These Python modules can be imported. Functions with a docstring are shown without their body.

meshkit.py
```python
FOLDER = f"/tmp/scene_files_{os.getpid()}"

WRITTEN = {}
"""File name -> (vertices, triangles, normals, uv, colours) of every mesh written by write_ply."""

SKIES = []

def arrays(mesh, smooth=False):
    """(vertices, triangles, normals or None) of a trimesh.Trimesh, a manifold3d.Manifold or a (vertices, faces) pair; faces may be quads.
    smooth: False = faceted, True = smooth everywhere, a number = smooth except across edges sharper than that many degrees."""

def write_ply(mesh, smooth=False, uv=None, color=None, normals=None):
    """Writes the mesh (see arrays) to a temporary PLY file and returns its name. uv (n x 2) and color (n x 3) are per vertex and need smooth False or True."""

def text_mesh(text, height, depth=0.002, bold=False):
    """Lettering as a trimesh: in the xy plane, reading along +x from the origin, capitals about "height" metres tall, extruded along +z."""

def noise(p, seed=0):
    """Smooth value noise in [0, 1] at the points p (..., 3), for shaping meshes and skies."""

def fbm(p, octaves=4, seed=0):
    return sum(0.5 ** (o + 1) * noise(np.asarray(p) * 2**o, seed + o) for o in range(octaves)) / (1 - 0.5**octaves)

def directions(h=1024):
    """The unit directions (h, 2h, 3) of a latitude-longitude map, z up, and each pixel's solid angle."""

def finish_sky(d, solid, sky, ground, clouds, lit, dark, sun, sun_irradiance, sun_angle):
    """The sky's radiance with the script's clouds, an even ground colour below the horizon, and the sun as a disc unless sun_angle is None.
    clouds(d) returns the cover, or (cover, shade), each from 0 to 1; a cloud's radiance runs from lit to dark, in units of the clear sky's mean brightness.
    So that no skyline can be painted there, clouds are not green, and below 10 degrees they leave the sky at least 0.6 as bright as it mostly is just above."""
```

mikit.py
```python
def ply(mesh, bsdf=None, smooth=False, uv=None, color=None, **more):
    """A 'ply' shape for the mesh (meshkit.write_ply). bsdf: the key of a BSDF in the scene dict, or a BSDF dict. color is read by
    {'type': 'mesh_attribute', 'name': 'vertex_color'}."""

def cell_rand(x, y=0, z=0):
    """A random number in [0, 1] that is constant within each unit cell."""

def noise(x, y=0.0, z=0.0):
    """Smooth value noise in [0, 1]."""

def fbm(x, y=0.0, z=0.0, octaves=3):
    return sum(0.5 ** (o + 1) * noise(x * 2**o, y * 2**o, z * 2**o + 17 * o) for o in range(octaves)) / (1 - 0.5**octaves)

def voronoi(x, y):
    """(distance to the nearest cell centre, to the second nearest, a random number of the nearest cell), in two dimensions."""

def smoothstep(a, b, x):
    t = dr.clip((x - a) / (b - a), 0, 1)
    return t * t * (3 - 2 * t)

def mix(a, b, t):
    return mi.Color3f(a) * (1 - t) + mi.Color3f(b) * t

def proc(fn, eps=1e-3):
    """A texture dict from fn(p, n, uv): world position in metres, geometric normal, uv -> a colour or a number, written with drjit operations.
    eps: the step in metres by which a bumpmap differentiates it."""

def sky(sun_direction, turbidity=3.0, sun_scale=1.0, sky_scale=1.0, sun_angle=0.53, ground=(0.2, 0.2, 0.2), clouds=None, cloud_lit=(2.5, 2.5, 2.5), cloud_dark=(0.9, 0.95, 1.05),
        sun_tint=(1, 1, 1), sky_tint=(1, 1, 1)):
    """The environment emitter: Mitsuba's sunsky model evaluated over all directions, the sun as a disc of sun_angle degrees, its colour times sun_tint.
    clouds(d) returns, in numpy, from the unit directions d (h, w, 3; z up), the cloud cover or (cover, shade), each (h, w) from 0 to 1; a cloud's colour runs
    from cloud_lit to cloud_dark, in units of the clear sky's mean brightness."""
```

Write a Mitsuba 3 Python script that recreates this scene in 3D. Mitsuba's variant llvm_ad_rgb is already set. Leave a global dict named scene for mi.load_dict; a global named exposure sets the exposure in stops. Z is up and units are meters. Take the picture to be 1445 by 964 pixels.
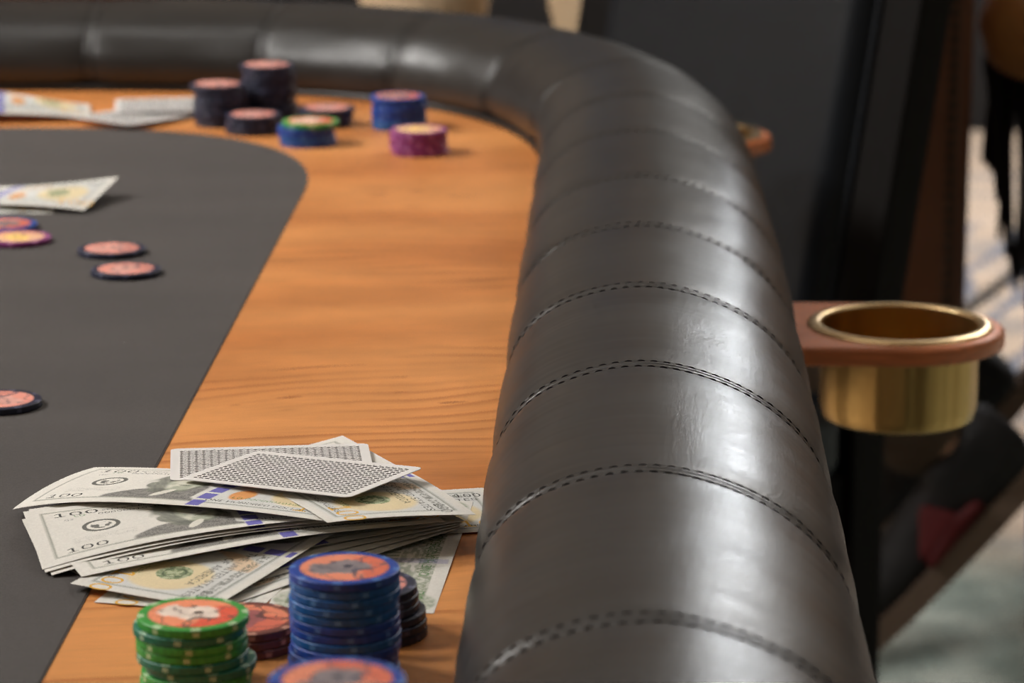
import math
import numpy as np
import trimesh
import drjit as dr
import mitsuba as mi
import manifold3d as m3
from scipy.interpolate import RectBivariateSpline, PchipInterpolator
from shapely.geometry import Polygon
import meshkit
import mikit
from mikit import noise, fbm, smoothstep, mix

T = mi.ScalarTransform4f
scene, labels = {}, {}
rng = np.random.default_rng(7)
ZT = 0.76            # height of the table surface

# ------------------------------------------------------------------ camera
F_PX, CAM_H = 4550.0, 0.395
PITCH, YAW = math.atan(1072 / F_PX), 0.036
CAM = np.array([0.0, 0.0, ZT + CAM_H])
FWD = np.array([-math.sin(YAW) * math.cos(PITCH), math.cos(YAW) * math.cos(PITCH), -math.sin(PITCH)])
scene['camera'] = {
    'type': 'thinlens', 'fov': math.degrees(2 * math.atan(722.5 / F_PX)), 'fov_axis': 'x',
    'to_world': T().look_at(origin=CAM.tolist(), target=(CAM + FWD).tolist(), up=[0, 0, 1]),
    'aperture_radius': 0.0042, 'focus_distance': 1.40, 'near_clip': 0.05, 'far_clip': 60.0,
}
exposure = -0.36

# ------------------------------------------------------------------ lights (ceiling panels, a window with a lit blind)
PANEL_L = 26.0
WINDOW_L = 20.0
PANELS = [(-2.6, 1.1), (-0.60, 2.35), (-2.75, 2.6), (1.9, 0.3), (1.9, 2.3), (1.6, 5.4)]
PANEL_GAIN = [1.4, 0.11, 2.5, 0.03, 0.08, 1.35]

# ------------------------------------------------------------------ materials
def rgb(r, g, b):
    return {'type': 'rgb', 'value': [r, g, b]}

def srgb(r, g, b):
    return [((c / 255) / 12.92 if c / 255 <= 0.04045 else ((c / 255 + 0.055) / 1.055) ** 2.4) for c in (r, g, b)]

def principled(color, rough=0.5, spec=0.5, metallic=0.0, **kw):
    col = color if isinstance(color, dict) else rgb(*color)
    return {'type': 'principled', 'base_color': col, 'roughness': rough, 'specular': spec, 'metallic': metallic, **kw}

def mat(name, color, rough=0.5, spec=0.5, metallic=0.0, bump=None, bump_scale=1.0, eps=1e-3, **kw):
    b = principled(color, rough, spec, metallic, **kw)
    if bump is not None:
        b = {'type': 'bumpmap', 'arbitrary': mikit.proc(bump, eps), 'scale': bump_scale, 'bsdf': b}
    scene[name] = {'type': 'twosided', 'bsdf': b}
    return name

# wood veneer: plain-sawn grain running across the racetrack
def wood_color(p, n, uv):
    x, y = p.x, p.y
    c = y - 0.22 * x + 0.060 * (fbm(x * 3.4 + 3.1, y * 5.2, 0, 2) - 0.5) + 0.030 * (noise(x * 9 + 1, y * 11) - 0.5)
    s = c * 60 + 2.4 * fbm(x * 9 + 2, y * 16, 0, 2)
    ring = s - dr.floor(s)
    line = smoothstep(0.45, 0.93, ring) * (1 - smoothstep(0.93, 1.0, ring))
    line = line * smoothstep(0.38, 0.72, noise(x * 4 + 9, c * 21))
    fib = noise(x * 70, c * 1500) * 0.6 + noise(x * 190 + 7, c * 3100) * 0.4
    broad = fbm(x * 2.6 + 5, c * 9)
    fig = fbm(x * 24 + 2, y * 34)
    a = mix((0.500, 0.172, 0.044), (0.660, 0.272, 0.083), smoothstep(0.25, 0.75, broad))
    a = mix(a, mi.Color3f(0.38, 0.112, 0.026), 0.60 * line)
    a = a * (0.88 + 0.20 * fib) * (0.86 + 0.28 * fig)
    fl = smoothstep(0.86, 0.93, noise(x * 38 + 4.3, c * 150 + 1.7)) * smoothstep(0.62, 0.8, noise(x * 7, y * 9 + 3))
    return mix(a, mi.Color3f(0.26, 0.07, 0.018), 0.7 * fl)

mat('wood_cherry', mikit.proc(wood_color), 0.42, 0.42, bump=lambda p, n, uv: noise(p.x * 60, p.y * 1300) * 0.00002, eps=3e-4)

def arm_wood(p, n, uv):
    g = noise(p.x * 8, p.y * 90 + noise(p.x * 5, p.y * 5) * 3, p.z * 90)
    f = noise(p.x * 40, p.y * 700, p.z * 500)
    return mix((0.46, 0.125, 0.040), (0.64, 0.205, 0.075), g) * (0.85 + 0.3 * f)
mat('wood_arm', mikit.proc(arm_wood), 0.36, 0.5)
mat('wood_riser', (0.012, 0.010, 0.009), 0.3, 0.5)
mat('black_bead', (0.012, 0.011, 0.011), 0.30, 0.5)
mat('black_paint', (0.006, 0.005, 0.005), 0.5, 0.3)

def felt_color(p, n, uv):
    f = noise(p.x * 1800, p.y * 1800)
    nap = fbm(p.x * 7 + 2, p.y * 22)
    speck = smoothstep(0.90, 0.96, noise(p.x * 420, p.y * 420)) * smoothstep(0.86, 0.93, noise(p.x * 60 + 8, p.y * 60))
    c = mix((0.052, 0.046, 0.044), (0.066, 0.058, 0.055), nap) * (0.88 + 0.24 * f)
    return mix(c, mi.Color3f(0.16, 0.15, 0.14), 0.5 * speck)
mat('suede', mikit.proc(felt_color), 0.85, 0.25, bump=lambda p, n, uv: noise(p.x * 1500, p.y * 1500) * 0.00008, eps=2e-4, sheen=0.5)

def leather_color(p, n, uv):
    m = fbm(p.x * 16 + 3, p.y * 16, p.z * 16)
    w = noise(p.x * 30, p.y * 260, p.z * 60)
    return mix((0.016, 0.0152, 0.0148), (0.024, 0.0228, 0.022), m) * (0.85 + 0.3 * w)
def leather_bump(p, n, uv):
    grain = noise(p.x * 900, p.y * 900, p.z * 900) * 0.6 + noise(p.x * 1900, p.y * 1900, p.z * 1900) * 0.4
    wr = fbm(p.x * 40, p.y * 190, p.z * 60)
    return grain * 0.00013 + wr * 0.00012
def leather_rough(p, n, uv):
    return 0.245 + 0.15 * fbm(p.x * 22, p.y * 80, p.z * 30) + 0.06 * noise(p.x * 700, p.y * 700, p.z * 700)
mat('rail_leather', mikit.proc(leather_color), mikit.proc(leather_rough), 0.54, bump=leather_bump, eps=2.5e-4)
mat('thread', (0.006, 0.005, 0.005), 0.9, 0.1)
mat('chair_leather', mikit.proc(lambda p, n, uv: mix((0.0055, 0.0075, 0.0105), (0.008, 0.0105, 0.0145), fbm(p.x * 40, p.y * 40, p.z * 40))), 0.36, 0.3)
mat('chair_frame', (0.0038, 0.0028, 0.0024), 0.65, 0.12)

def brass(name, base, rough, aniso, bump=None, eps=1e-3):
    mat(name, base, rough, 0.5, 1.0, bump=bump, eps=eps, anisotropic=aniso)
brass('brass_cup', mikit.proc(lambda p, n, uv: mix((0.52, 0.33, 0.115), (0.64, 0.43, 0.16), noise(p.x * 160, p.y * 160, p.z * 6))), 0.34, 0.0,
      bump=lambda p, n, uv: noise(p.x * 170, p.y * 170) * 0.0009 + noise(p.x * 700, p.y * 700, p.z * 30) * 0.00006, eps=4e-4)
brass('brass_rim', (0.72, 0.50, 0.25), 0.30, 0.0)

def brown_leather(p, n, uv):
    return mix((0.062, 0.019, 0.0065), (0.105, 0.034, 0.0115), fbm(p.x * 12, p.y * 12, p.z * 12))
mat('brown_leather', mikit.proc(brown_leather), 0.5, 0.3)
mat('jacket_leather', mikit.proc(lambda p, n, uv: mix((0.34, 0.14, 0.042), (0.52, 0.235, 0.08), fbm(p.x * 9, p.y * 9, p.z * 9))), 0.40, 0.5)
mat('nail', (0.03, 0.022, 0.015), 0.35, 0.5, 0.8)
mat('dark_cloth', (0.012, 0.009, 0.009), 0.9, 0.2)
mat('shoe_upper', mikit.proc(lambda p, n, uv: mix((0.010, 0.010, 0.011), (0.020, 0.018, 0.018), fbm(p.x * 60, p.y * 60, p.z * 60))), 0.7, 0.3)
mat('shoe_red', (0.085, 0.004, 0.005), 0.6, 0.3)
mat('shoe_sole', (0.17, 0.115, 0.085), 0.7, 0.3)
mat('trousers_brown', mikit.proc(lambda p, n, uv: mix((0.060, 0.040, 0.028), (0.10, 0.068, 0.047), fbm(p.x * 18, p.y * 18, p.z * 18))), 0.85, 0.2)
mat('khaki', mikit.proc(lambda p, n, uv: mix((0.42, 0.31, 0.19), (0.56, 0.43, 0.29), fbm(p.x * 14, p.y * 14, p.z * 14))), 0.85, 0.2)
mat('shirt_blue', (0.05, 0.075, 0.13), 0.85, 0.2)
mat('skin', (0.50, 0.28, 0.19), 0.5, 0.4)
mat('hair_brown', (0.035, 0.020, 0.012), 0.6, 0.4)
mat('eye_dark', (0.02, 0.015, 0.012), 0.2, 0.5)
mat('lip', (0.36, 0.13, 0.11), 0.45, 0.4)

mat('wall_paint', mikit.proc(lambda p, n, uv: mix((0.40, 0.335, 0.27), (0.44, 0.37, 0.30), fbm(p.x * 3, p.y * 3, p.z * 3))), 0.9, 0.2)
mat('wainscot', mikit.proc(lambda p, n, uv: mix((0.008, 0.009, 0.011), (0.013, 0.014, 0.017), noise(p.x * 40, p.y * 40, p.z * 2.5))), 0.45, 0.4)
mat('ceiling_paint', (0.62, 0.60, 0.56), 0.95, 0.1)

def carpet_color(p, n, uv):
    x, y = p.x, p.y
    wx, wy = x + 0.22 * (fbm(x * 2.2, y * 2.2) - 0.5), y + 0.30 * (fbm(x * 2.0 + 7, y * 2.0) - 0.5)
    tuft = noise(x * 260, y * 260)
    beige = mix((0.44, 0.345, 0.27), (0.54, 0.435, 0.35), fbm(x * 5, y * 9))
    stripe = smoothstep(0.58, 0.72, noise(wx * 1.3 + 3, wy * 10)) * 0.55
    c = mix(beige, mi.Color3f(0.22, 0.215, 0.225), stripe)
    b = (3.1 * wx - wy) * 3.6
    band = b - dr.floor(b)
    blue = smoothstep(0.36, 0.46, band) * (1 - smoothstep(0.60, 0.70, band)) * smoothstep(0.52, 0.66, noise(wx * 3.1 + 2, wy * 1.7 + 4.4))
    c = mix(c, mi.Color3f(0.085, 0.125, 0.20), 0.75 * blue)
    teal = smoothstep(0.0, 0.30, 4.00 - wy) * smoothstep(-0.1, 0.1, wx)
    mot = fbm(x * 8 + 3, y * 6)
    tc = mix((0.30, 0.365, 0.33), (0.68, 0.725, 0.65), smoothstep(0.30, 0.68, mot))
    c = mix(c, tc, teal)
    return c * (0.75 + 0.5 * tuft)
mat('carpet', mikit.proc(carpet_color), 0.95, 0.1)

# ------------------------------------------------------------------ mesh helpers
def put(key, mesh, bsdf, smooth=False, label=None, category=None, group=None, kind=None, **kw):
    assert key not in scene, key
    scene[key] = mikit.ply(mesh, bsdf, smooth, **kw)
    tag(key, label, category, group, kind)
    return key

def tag(key, label=None, category=None, group=None, kind=None):
    d = {k: v for k, v in (('label', label), ('category', category), ('group', group), ('kind', kind)) if v}
    if d:
        labels[key] = {**labels.get(key, {}), **d}

_count = {}
def numbered(name):
    k = _count.get(name, 0)
    _count[name] = k + 1
    return name if k == 0 else f'{name}_{k:03d}'

def rbox(x0, x1, y0, y1, z0, z1, r=0.004):
    pts = []
    for x, sx in ((x0, 1), (x1, -1)):
        for y, sy in ((y0, 1), (y1, -1)):
            for z, sz in ((z0, 1), (z1, -1)):
                k = 0.3 * r
                pts += [(x, y + sy * r, z + sz * r), (x + sx * r, y, z + sz * r), (x + sx * r, y + sy * r, z),
                        (x + sx * k, y + sy * k, z + sz * r), (x + sx * k, y + sy * r, z + sz * k), (x + sx * r, y + sy * k, z + sz * k)]
    return trimesh.convex.convex_hull(np.array(pts))

def lathe(profile, n=64):
    """Closed ring surface of revolution about z from (r, z) points."""
    pr = np.array(profile, float)
    ang = np.arange(n) * 2 * np.pi / n
    v = np.stack([pr[:, None, 0] * np.cos(ang), pr[:, None, 0] * np.sin(ang), np.repeat(pr[:, 1:2], n, 1)], -1).reshape(-1, 3)
    i, j = np.meshgrid(np.arange(len(pr) - 1), np.arange(n), indexing='ij')
    f = np.stack([i * n + j, i * n + (j + 1) % n, (i + 1) * n + (j + 1) % n, (i + 1) * n + j], -1).reshape(-1, 4)
    tri = np.vstack([f[:, [0, 1, 2]], f[:, [0, 2, 3]]])
    return trimesh.Trimesh(v, tri, process=True)

def xf(mesh, m):
    mesh = mesh.copy()
    mesh.apply_transform(m)
    return mesh

def frame(origin, xdir, zdir=(0, 0, 1)):
    x = np.asarray(xdir, float); x /= np.linalg.norm(x)
    z = np.asarray(zdir, float); z -= x * (z @ x); z /= np.linalg.norm(z)
    m = np.eye(4); m[:3, 0], m[:3, 1], m[:3, 2], m[:3, 3] = x, np.cross(z, x), z, origin
    return m

def tube(points, r, sides=10):
    p = np.asarray(points, float)
    t = np.gradient(p, axis=0); t /= np.linalg.norm(t, axis=1, keepdims=True)
    a = np.cross(t, [0.1, 0.2, 1.0]); a /= np.linalg.norm(a, axis=1, keepdims=True)
    b = np.cross(t, a)
    ang = np.arange(sides) * 2 * np.pi / sides
    rr = np.broadcast_to(r, (len(p),))
    v = p[:, None] + rr[:, None, None] * (np.cos(ang)[None, :, None] * a[:, None] + np.sin(ang)[None, :, None] * b[:, None])
    i, j = np.meshgrid(np.arange(len(p) - 1), np.arange(sides), indexing='ij')
    f = np.stack([i * sides + j, i * sides + (j + 1) % sides, (i + 1) * sides + (j + 1) % sides, (i + 1) * sides + j], -1).reshape(-1, 4)
    tri = np.vstack([f[:, [0, 1, 2]], f[:, [0, 2, 3]]])
    caps = [[0, k + 1, k] for k in range(1, sides - 1)] + [[(len(p) - 1) * sides + q for q in (0, k, k + 1)] for k in range(1, sides - 1)]
    m = trimesh.Trimesh(v.reshape(-1, 3), np.vstack([tri, caps]), process=False)
    m.fix_normals()
    return m

# ------------------------------------------------------------------ room
X0, X1, Y0, Y1, ZC = -5.0, 5.0, -3.5, 6.95, 2.9
def slab(key, a, b, bsdf):
    put(key, trimesh.creation.box(bounds=[a, b]), bsdf, kind='structure')
slab('floor', (X0 - .1, Y0 - .1, -.1), (X1 + .1, Y1 + .1, 0), 'carpet')
slab('ceiling', (X0 - .1, Y0 - .1, ZC), (X1 + .1, Y1 + .1, ZC + .1), 'ceiling_paint')
slab('wall_left', (X0 - .1, Y0 - .1, 0), (X0, Y1 + .1, ZC), 'wall_paint')
slab('wall_right', (X1, Y0 - .1, 0), (X1 + .1, Y1 + .1, ZC), 'wall_paint')
slab('wall_near', (X0, Y0 - .1, 0), (X1, Y0, ZC), 'wall_paint')
# far wall with a window opening (its reflection runs along the leather rail)
WX0, WX1, WZ0, WZ1 = 0.95, 1.70, 1.20, 2.30
far = trimesh.util.concatenate([trimesh.creation.box(bounds=b) for b in (
    [(X0, Y1, 0), (WX0, Y1 + .1, ZC)], [(WX1, Y1, 0), (X1, Y1 + .1, ZC)],
    [(WX0, Y1, 0), (WX1, Y1 + .1, WZ0)], [(WX0, Y1, WZ1), (WX1, Y1 + .1, ZC)])])
put('wall_far', far, 'wall_paint', kind='structure')
slab('baseboard_far', (X0, Y1 - .03, 0), (X1, Y1, .9), 'wainscot')
win = trimesh.util.concatenate([trimesh.creation.box(bounds=b) for b in (
    [(WX0, Y1 - .02, WZ0 - .05), (WX1, Y1 + .06, WZ0)], [(WX0, Y1 - .02, WZ1), (WX1, Y1 + .06, WZ1 + .05)],
    [(WX0 - .05, Y1 - .02, WZ0 - .05), (WX0, Y1 + .06, WZ1 + .05)], [(WX1, Y1 - .02, WZ0 - .05), (WX1 + .05, Y1 + .06, WZ1 + .05)],
    [((WX0 + WX1) / 2 - .02, Y1, WZ0), ((WX0 + WX1) / 2 + .02, Y1 + .05, WZ1)])])
put('window_1', win, 'ceiling_paint', kind='structure')
blind = trimesh.Trimesh([(WX0, Y1 + .06, WZ0), (WX1, Y1 + .06, WZ0), (WX1, Y1 + .06, WZ1), (WX0, Y1 + .06, WZ1)], [[0, 1, 2], [0, 2, 3]], process=False)
put('window_1__blind', blind, 'ceiling_paint')
scene['window_1__blind']['emitter'] = {'type': 'area', 'radiance': rgb(*(WINDOW_L * np.array([0.95, 1.0, 1.06])).tolist())}
PLACE = dict(zip(PANELS, ['left of the near half of the table', 'dimmed, directly over the table', 'left of the far half of the table', 'dimmed, right of the near end', 'right of the table middle', 'over the carpet right of the far chairs']))
for (px, py), gain in zip(PANELS, PANEL_GAIN):
    key = numbered('ceiling_light')
    fr = trimesh.util.concatenate([trimesh.creation.box(bounds=b) for b in (
        [(px - .62, py - .32, ZC - .03), (px - .60, py + .32, ZC)], [(px + .60, py - .32, ZC - .03), (px + .62, py + .32, ZC)],
        [(px - .60, py - .32, ZC - .03), (px + .60, py - .30, ZC)], [(px - .60, py + .30, ZC - .03), (px + .60, py + .32, ZC)])])
    put(key + '__frame', fr, 'ceiling_paint')
    q = trimesh.Trimesh([(px - .6, py - .3, ZC - .02), (px - .6, py + .3, ZC - .02), (px + .6, py + .3, ZC - .02), (px + .6, py - .3, ZC - .02)], [[0, 1, 2], [0, 2, 3]], process=False)
    put(key + '__diffuser', q, 'ceiling_paint')
    scene[key + '__diffuser']['emitter'] = {'type': 'area', 'radiance': rgb(*(PANEL_L * gain * np.array([1.02, 1.0, 0.96])).tolist())}
    tag(key, f'ceiling light panel, {PLACE[(px, py)]}', 'ceiling light')

# ------------------------------------------------------------------ poker table
def oval(cx, ax, y_lo, y_hi, b, n, k=96):
    """Closed outline, counter-clockwise: straight sides, superelliptic ends."""
    th = np.linspace(0, np.pi / 2, k)
    c, s = np.abs(np.cos(th)) ** (2 / n), np.abs(np.sin(th)) ** (2 / n)
    q = np.stack([ax * c, b * s], 1)
    side = np.linspace(y_lo, y_hi, 60)[1:-1]
    pts = [np.stack([np.full(58, ax), side], 1), q + [0, y_hi], (q * [-1, 1])[::-1][1:] + [0, y_hi],
           np.stack([np.full(58, -ax), side[::-1]], 1), q * [-1, -1] + [0, y_lo], (q * [1, -1])[::-1][1:] + [0, y_lo]]
    p = np.vstack(pts)
    p[:, 0] += cx
    return p

CX = -0.4325
bead_line = oval(CX, 0.3775, 0.72, 2.115, 0.42, 2.72)
felt_line = oval(CX, 0.2185, 0.76, 2.09, 0.262, 2.5)

def extrude(poly, z0, z1):
    m = trimesh.creation.extrude_polygon(poly, z1 - z0, engine='earcut')
    m.apply_translation([0, 0, z0])
    return m

tag('poker_table', 'oval poker table with black playing surface, cherry wood racetrack and padded black leather rail', 'table')
top_poly = Polygon(bead_line).buffer(0.03)
put('poker_table__tabletop', extrude(top_poly, ZT - 0.03, ZT), 'wood_cherry', label='cherry wood racetrack around the playing surface')
fp = Polygon(felt_line)
felt_mesh = trimesh.util.concatenate([extrude(fp.buffer(-0.0006), ZT + 0.0002, ZT + 0.0010), extrude(fp, ZT - 0.001, ZT + 0.0006)])
put('poker_table__playing_surface', felt_mesh, 'suede', label='charcoal black suede playing surface')

# resampled rail path: points and outward normals by arc length of the line 75 mm outside the bead
def resample(line, step):
    p = np.vstack([line, line[:1]])
    d = np.r_[0, np.cumsum(np.linalg.norm(np.diff(p, axis=0), axis=1))]
    keep = np.r_[True, np.diff(d) > 1e-9]
    p, d = p[keep], d[keep]
    s = np.linspace(0, d[-1], int(d[-1] / step) + 1)[:-1]
    return np.stack([np.interp(s, d, p[:, 0]), np.interp(s, d, p[:, 1])], 1)

base = resample(bead_line, 0.004)
for _ in range(10):
    base = 0.25 * np.roll(base, 1, 0) + 0.5 * base + 0.25 * np.roll(base, -1, 0)
tan = np.roll(base, -1, 0) - np.roll(base, 1, 0)
tan /= np.linalg.norm(tan, axis=1, keepdims=True)
nor = np.stack([tan[:, 1], -tan[:, 0]], 1)
mid = base + 0.075 * nor
ms = np.r_[0, np.cumsum(np.linalg.norm(np.roll(mid, -1, 0) - mid, axis=1))]
TOTAL = ms[-1]
def path(s, what):
    a = np.vstack([what, what[:1]])
    s = np.mod(s, TOTAL)
    return np.stack([np.interp(s, ms, a[:, 0]), np.interp(s, ms, a[:, 1])], -1)
def s_of_y(y):   # on the straight right-hand side
    right = (mid[:, 0] > 0) & (mid[:, 1] > 0.72) & (mid[:, 1] < 2.20)
    o = np.argsort(mid[right, 1])
    return float(np.interp(y, mid[right, 1][o], ms[:-1][right][o]))

# bead (thin black strip at the foot of the rail) and riser
bp = base + 0.001 * nor
put('poker_table__bead', tube(np.column_stack([np.vstack([bp, bp[:2]]), np.full(len(bp) + 2, ZT + 0.0022)]), 0.0034, 10), 'black_bead', smooth=60, label='thin black bead strip around the racetrack')

PROFILE = np.array([(0.0120, 0.0010), (0.0030, 0.0018), (-0.0022, 0.0060), (-0.0046, 0.0130), (-0.0046, 0.0220), (0.0012, 0.0360), (0.012, 0.0490), (0.025, 0.0570),
                    (0.042, 0.0625), (0.060, 0.0650), (0.072, 0.0645), (0.091, 0.0605), (0.113, 0.0520), (0.130, 0.0405), (0.1415, 0.0280), (0.1500, 0.0110), (0.1535, -0.0080),
                    (0.1530, -0.0250), (0.1470, -0.0370), (0.1360, -0.0430), (0.1150, -0.0450), (0.0900, -0.0450)])
dl = np.r_[0, np.cumsum(np.linalg.norm(np.diff(PROFILE, axis=0), axis=1))]
pq = np.linspace(0, dl[-1], 64)
PROFILE[:, 0] = np.where(PROFILE[:, 0] > 0.066, 0.066 + (PROFILE[:, 0] - 0.066) * 0.955, PROFILE[:, 0])
prof = np.stack([PchipInterpolator(dl, PROFILE[:, 0])(pq), PchipInterpolator(dl, PROFILE[:, 1])(pq)], 1)
for _ in range(3):
    prof[1:-1] = 0.25 * prof[:-2] + 0.5 * prof[1:-1] + 0.25 * prof[2:]
ptan = np.gradient(prof, axis=0); ptan /= np.linalg.norm(ptan, axis=1, keepdims=True)
pnor = np.stack([-ptan[:, 1], ptan[:, 0]], 1)      # outward

seam_y = [0.830, 1.0114, 1.1946, 1.3643, 1.5278, 1.6776, 1.8239, 1.9804, 2.1247]
seams = [s_of_y(y) for y in seam_y]
s_end = seams[0] + TOTAL
n_rest = int(round((s_end - seams[-1]) / 0.152))
rest = np.linspace(seams[-1], s_end, n_rest + 1)[1:-1]
rest = rest + rng.uniform(-0.008, 0.008, len(rest))
seams = seams + list(rest) + [s_end]
OFFS = np.array([0, .0003, .0007, .0012, .0020, .0030, .0038, .0043, .0048, .0053, .0060, .0068, .008, .011, .015, .020, .027, .036, .048])

def seam_dent(d, w):
    """Height change at distance d from a seam: pulled-in channel, two stitch lines and the crease of the joint."""
    chan = -w * 0.0029 * np.exp(-(d / 0.014) ** 1.25)
    band = 0.0004 * np.exp(-(d / 0.0050) ** 4)
    stitch = -0.0005 * np.exp(-((d - 0.0048) / 0.0010) ** 2)
    crease = -0.0005 * np.exp(-(d / 0.0006) ** 2)
    return chan + band + stitch + crease

side_w = 0.30 + 0.90 * np.clip(np.abs(prof[:, 0] - 0.068) / 0.085, 0, 1) ** 1.5
def rail_point(s, d):
    """Rows of the rail surface at path lengths s whose nearest seams are d away."""
    P, N = path(s, base), path(s, nor)
    N /= np.linalg.norm(N, axis=1, keepdims=True)
    h = seam_dent(d[:, None], side_w[None, :])
    k = 1 - 0.055 * np.clip((P[:, 1] - 1.85) / 0.30, 0, 1) ** 1.5      # the rail is a little slimmer round the far end
    ow = np.where(prof[None, :, 0] > 0.066, 0.066 + (prof[None, :, 0] - 0.066) * k[:, None], prof[None, :, 0])
    pts = np.concatenate([P[:, None] + N[:, None] * ow[..., None], np.broadcast_to(prof[None, :, 1:2], (len(s), len(prof), 1))], -1)
    wob = (meshkit.fbm(np.concatenate([pts[..., :2] * [14, 22], pts[..., 2:] * 30], -1), 3, 5) - 0.5) * 0.0022
    wob += (meshkit.noise(pts * [45, 120, 60], 9) - 0.5) * 0.00015
    h = h + wob * np.clip(d[:, None] / 0.012, 0, 1)
    dirs = np.concatenate([N[:, None] * pnor[None, :, :1], np.broadcast_to(pnor[None, :, 1:2], (len(s), len(prof), 1))], -1)
    q = pts + dirs * h[..., None]
    q[..., 2] += ZT
    return q

put('poker_table__padded_rail', extrude(Polygon(base + 0.128 * nor).difference(Polygon(base + 0.016 * nor)), ZT - 0.040, ZT + 0.018), 'wood_riser',
    label='thick padded black leather rail sewn from panels')
m_ = len(prof)
for k in range(len(seams) - 1):
    a, b = seams[k], seams[k + 1]
    L = b - a
    o = OFFS[OFFS < L * 0.42]
    rows = np.r_[o, np.linspace(o[-1], L - o[-1], 7)[1:-1], (L - o)[::-1]]
    d = np.minimum(rows, L - rows)
    q = rail_point(a + rows, d)
    i, j = np.meshgrid(np.arange(len(rows) - 1), np.arange(m_ - 1), indexing='ij')
    f = np.stack([i * m_ + j, (i + 1) * m_ + j, (i + 1) * m_ + j + 1, i * m_ + j + 1], -1).reshape(-1, 4)
    put('poker_table__padded_rail__' + numbered('leather_panel'), (q.reshape(-1, 3), f), 'rail_leather', smooth=True)
# stitches: two rows of short threads along each seam
st = []
unit = trimesh.creation.icosphere(subdivisions=1)
arc = np.arange(0.006, dl[-1] - 0.03, 0.0058)
for k, sm in enumerate(seams[:-1]):
    for off in (-0.0048, 0.0048):
        for u in arc + (0.0015 if off > 0 else 0):
            fi = u / dl[-1] * (m_ - 1)
            q = rail_point(np.array([sm + off]), np.array([abs(off)]))[0]
            i0 = int(fi); w = fi - i0
            c = q[i0] * (1 - w) + q[min(i0 + 1, m_ - 1)] * w
            dv = q[min(i0 + 1, m_ - 1)] - q[i0]
            dv /= np.linalg.norm(dv)
            a_ = np.cross(dv, [0.3, 0.5, 0.8]); a_ /= np.linalg.norm(a_)
            b_ = np.cross(dv, a_)
            st.append((c, np.stack([dv * 0.0018, a_ * 0.00080, b_ * 0.00080], 1)))
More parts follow.
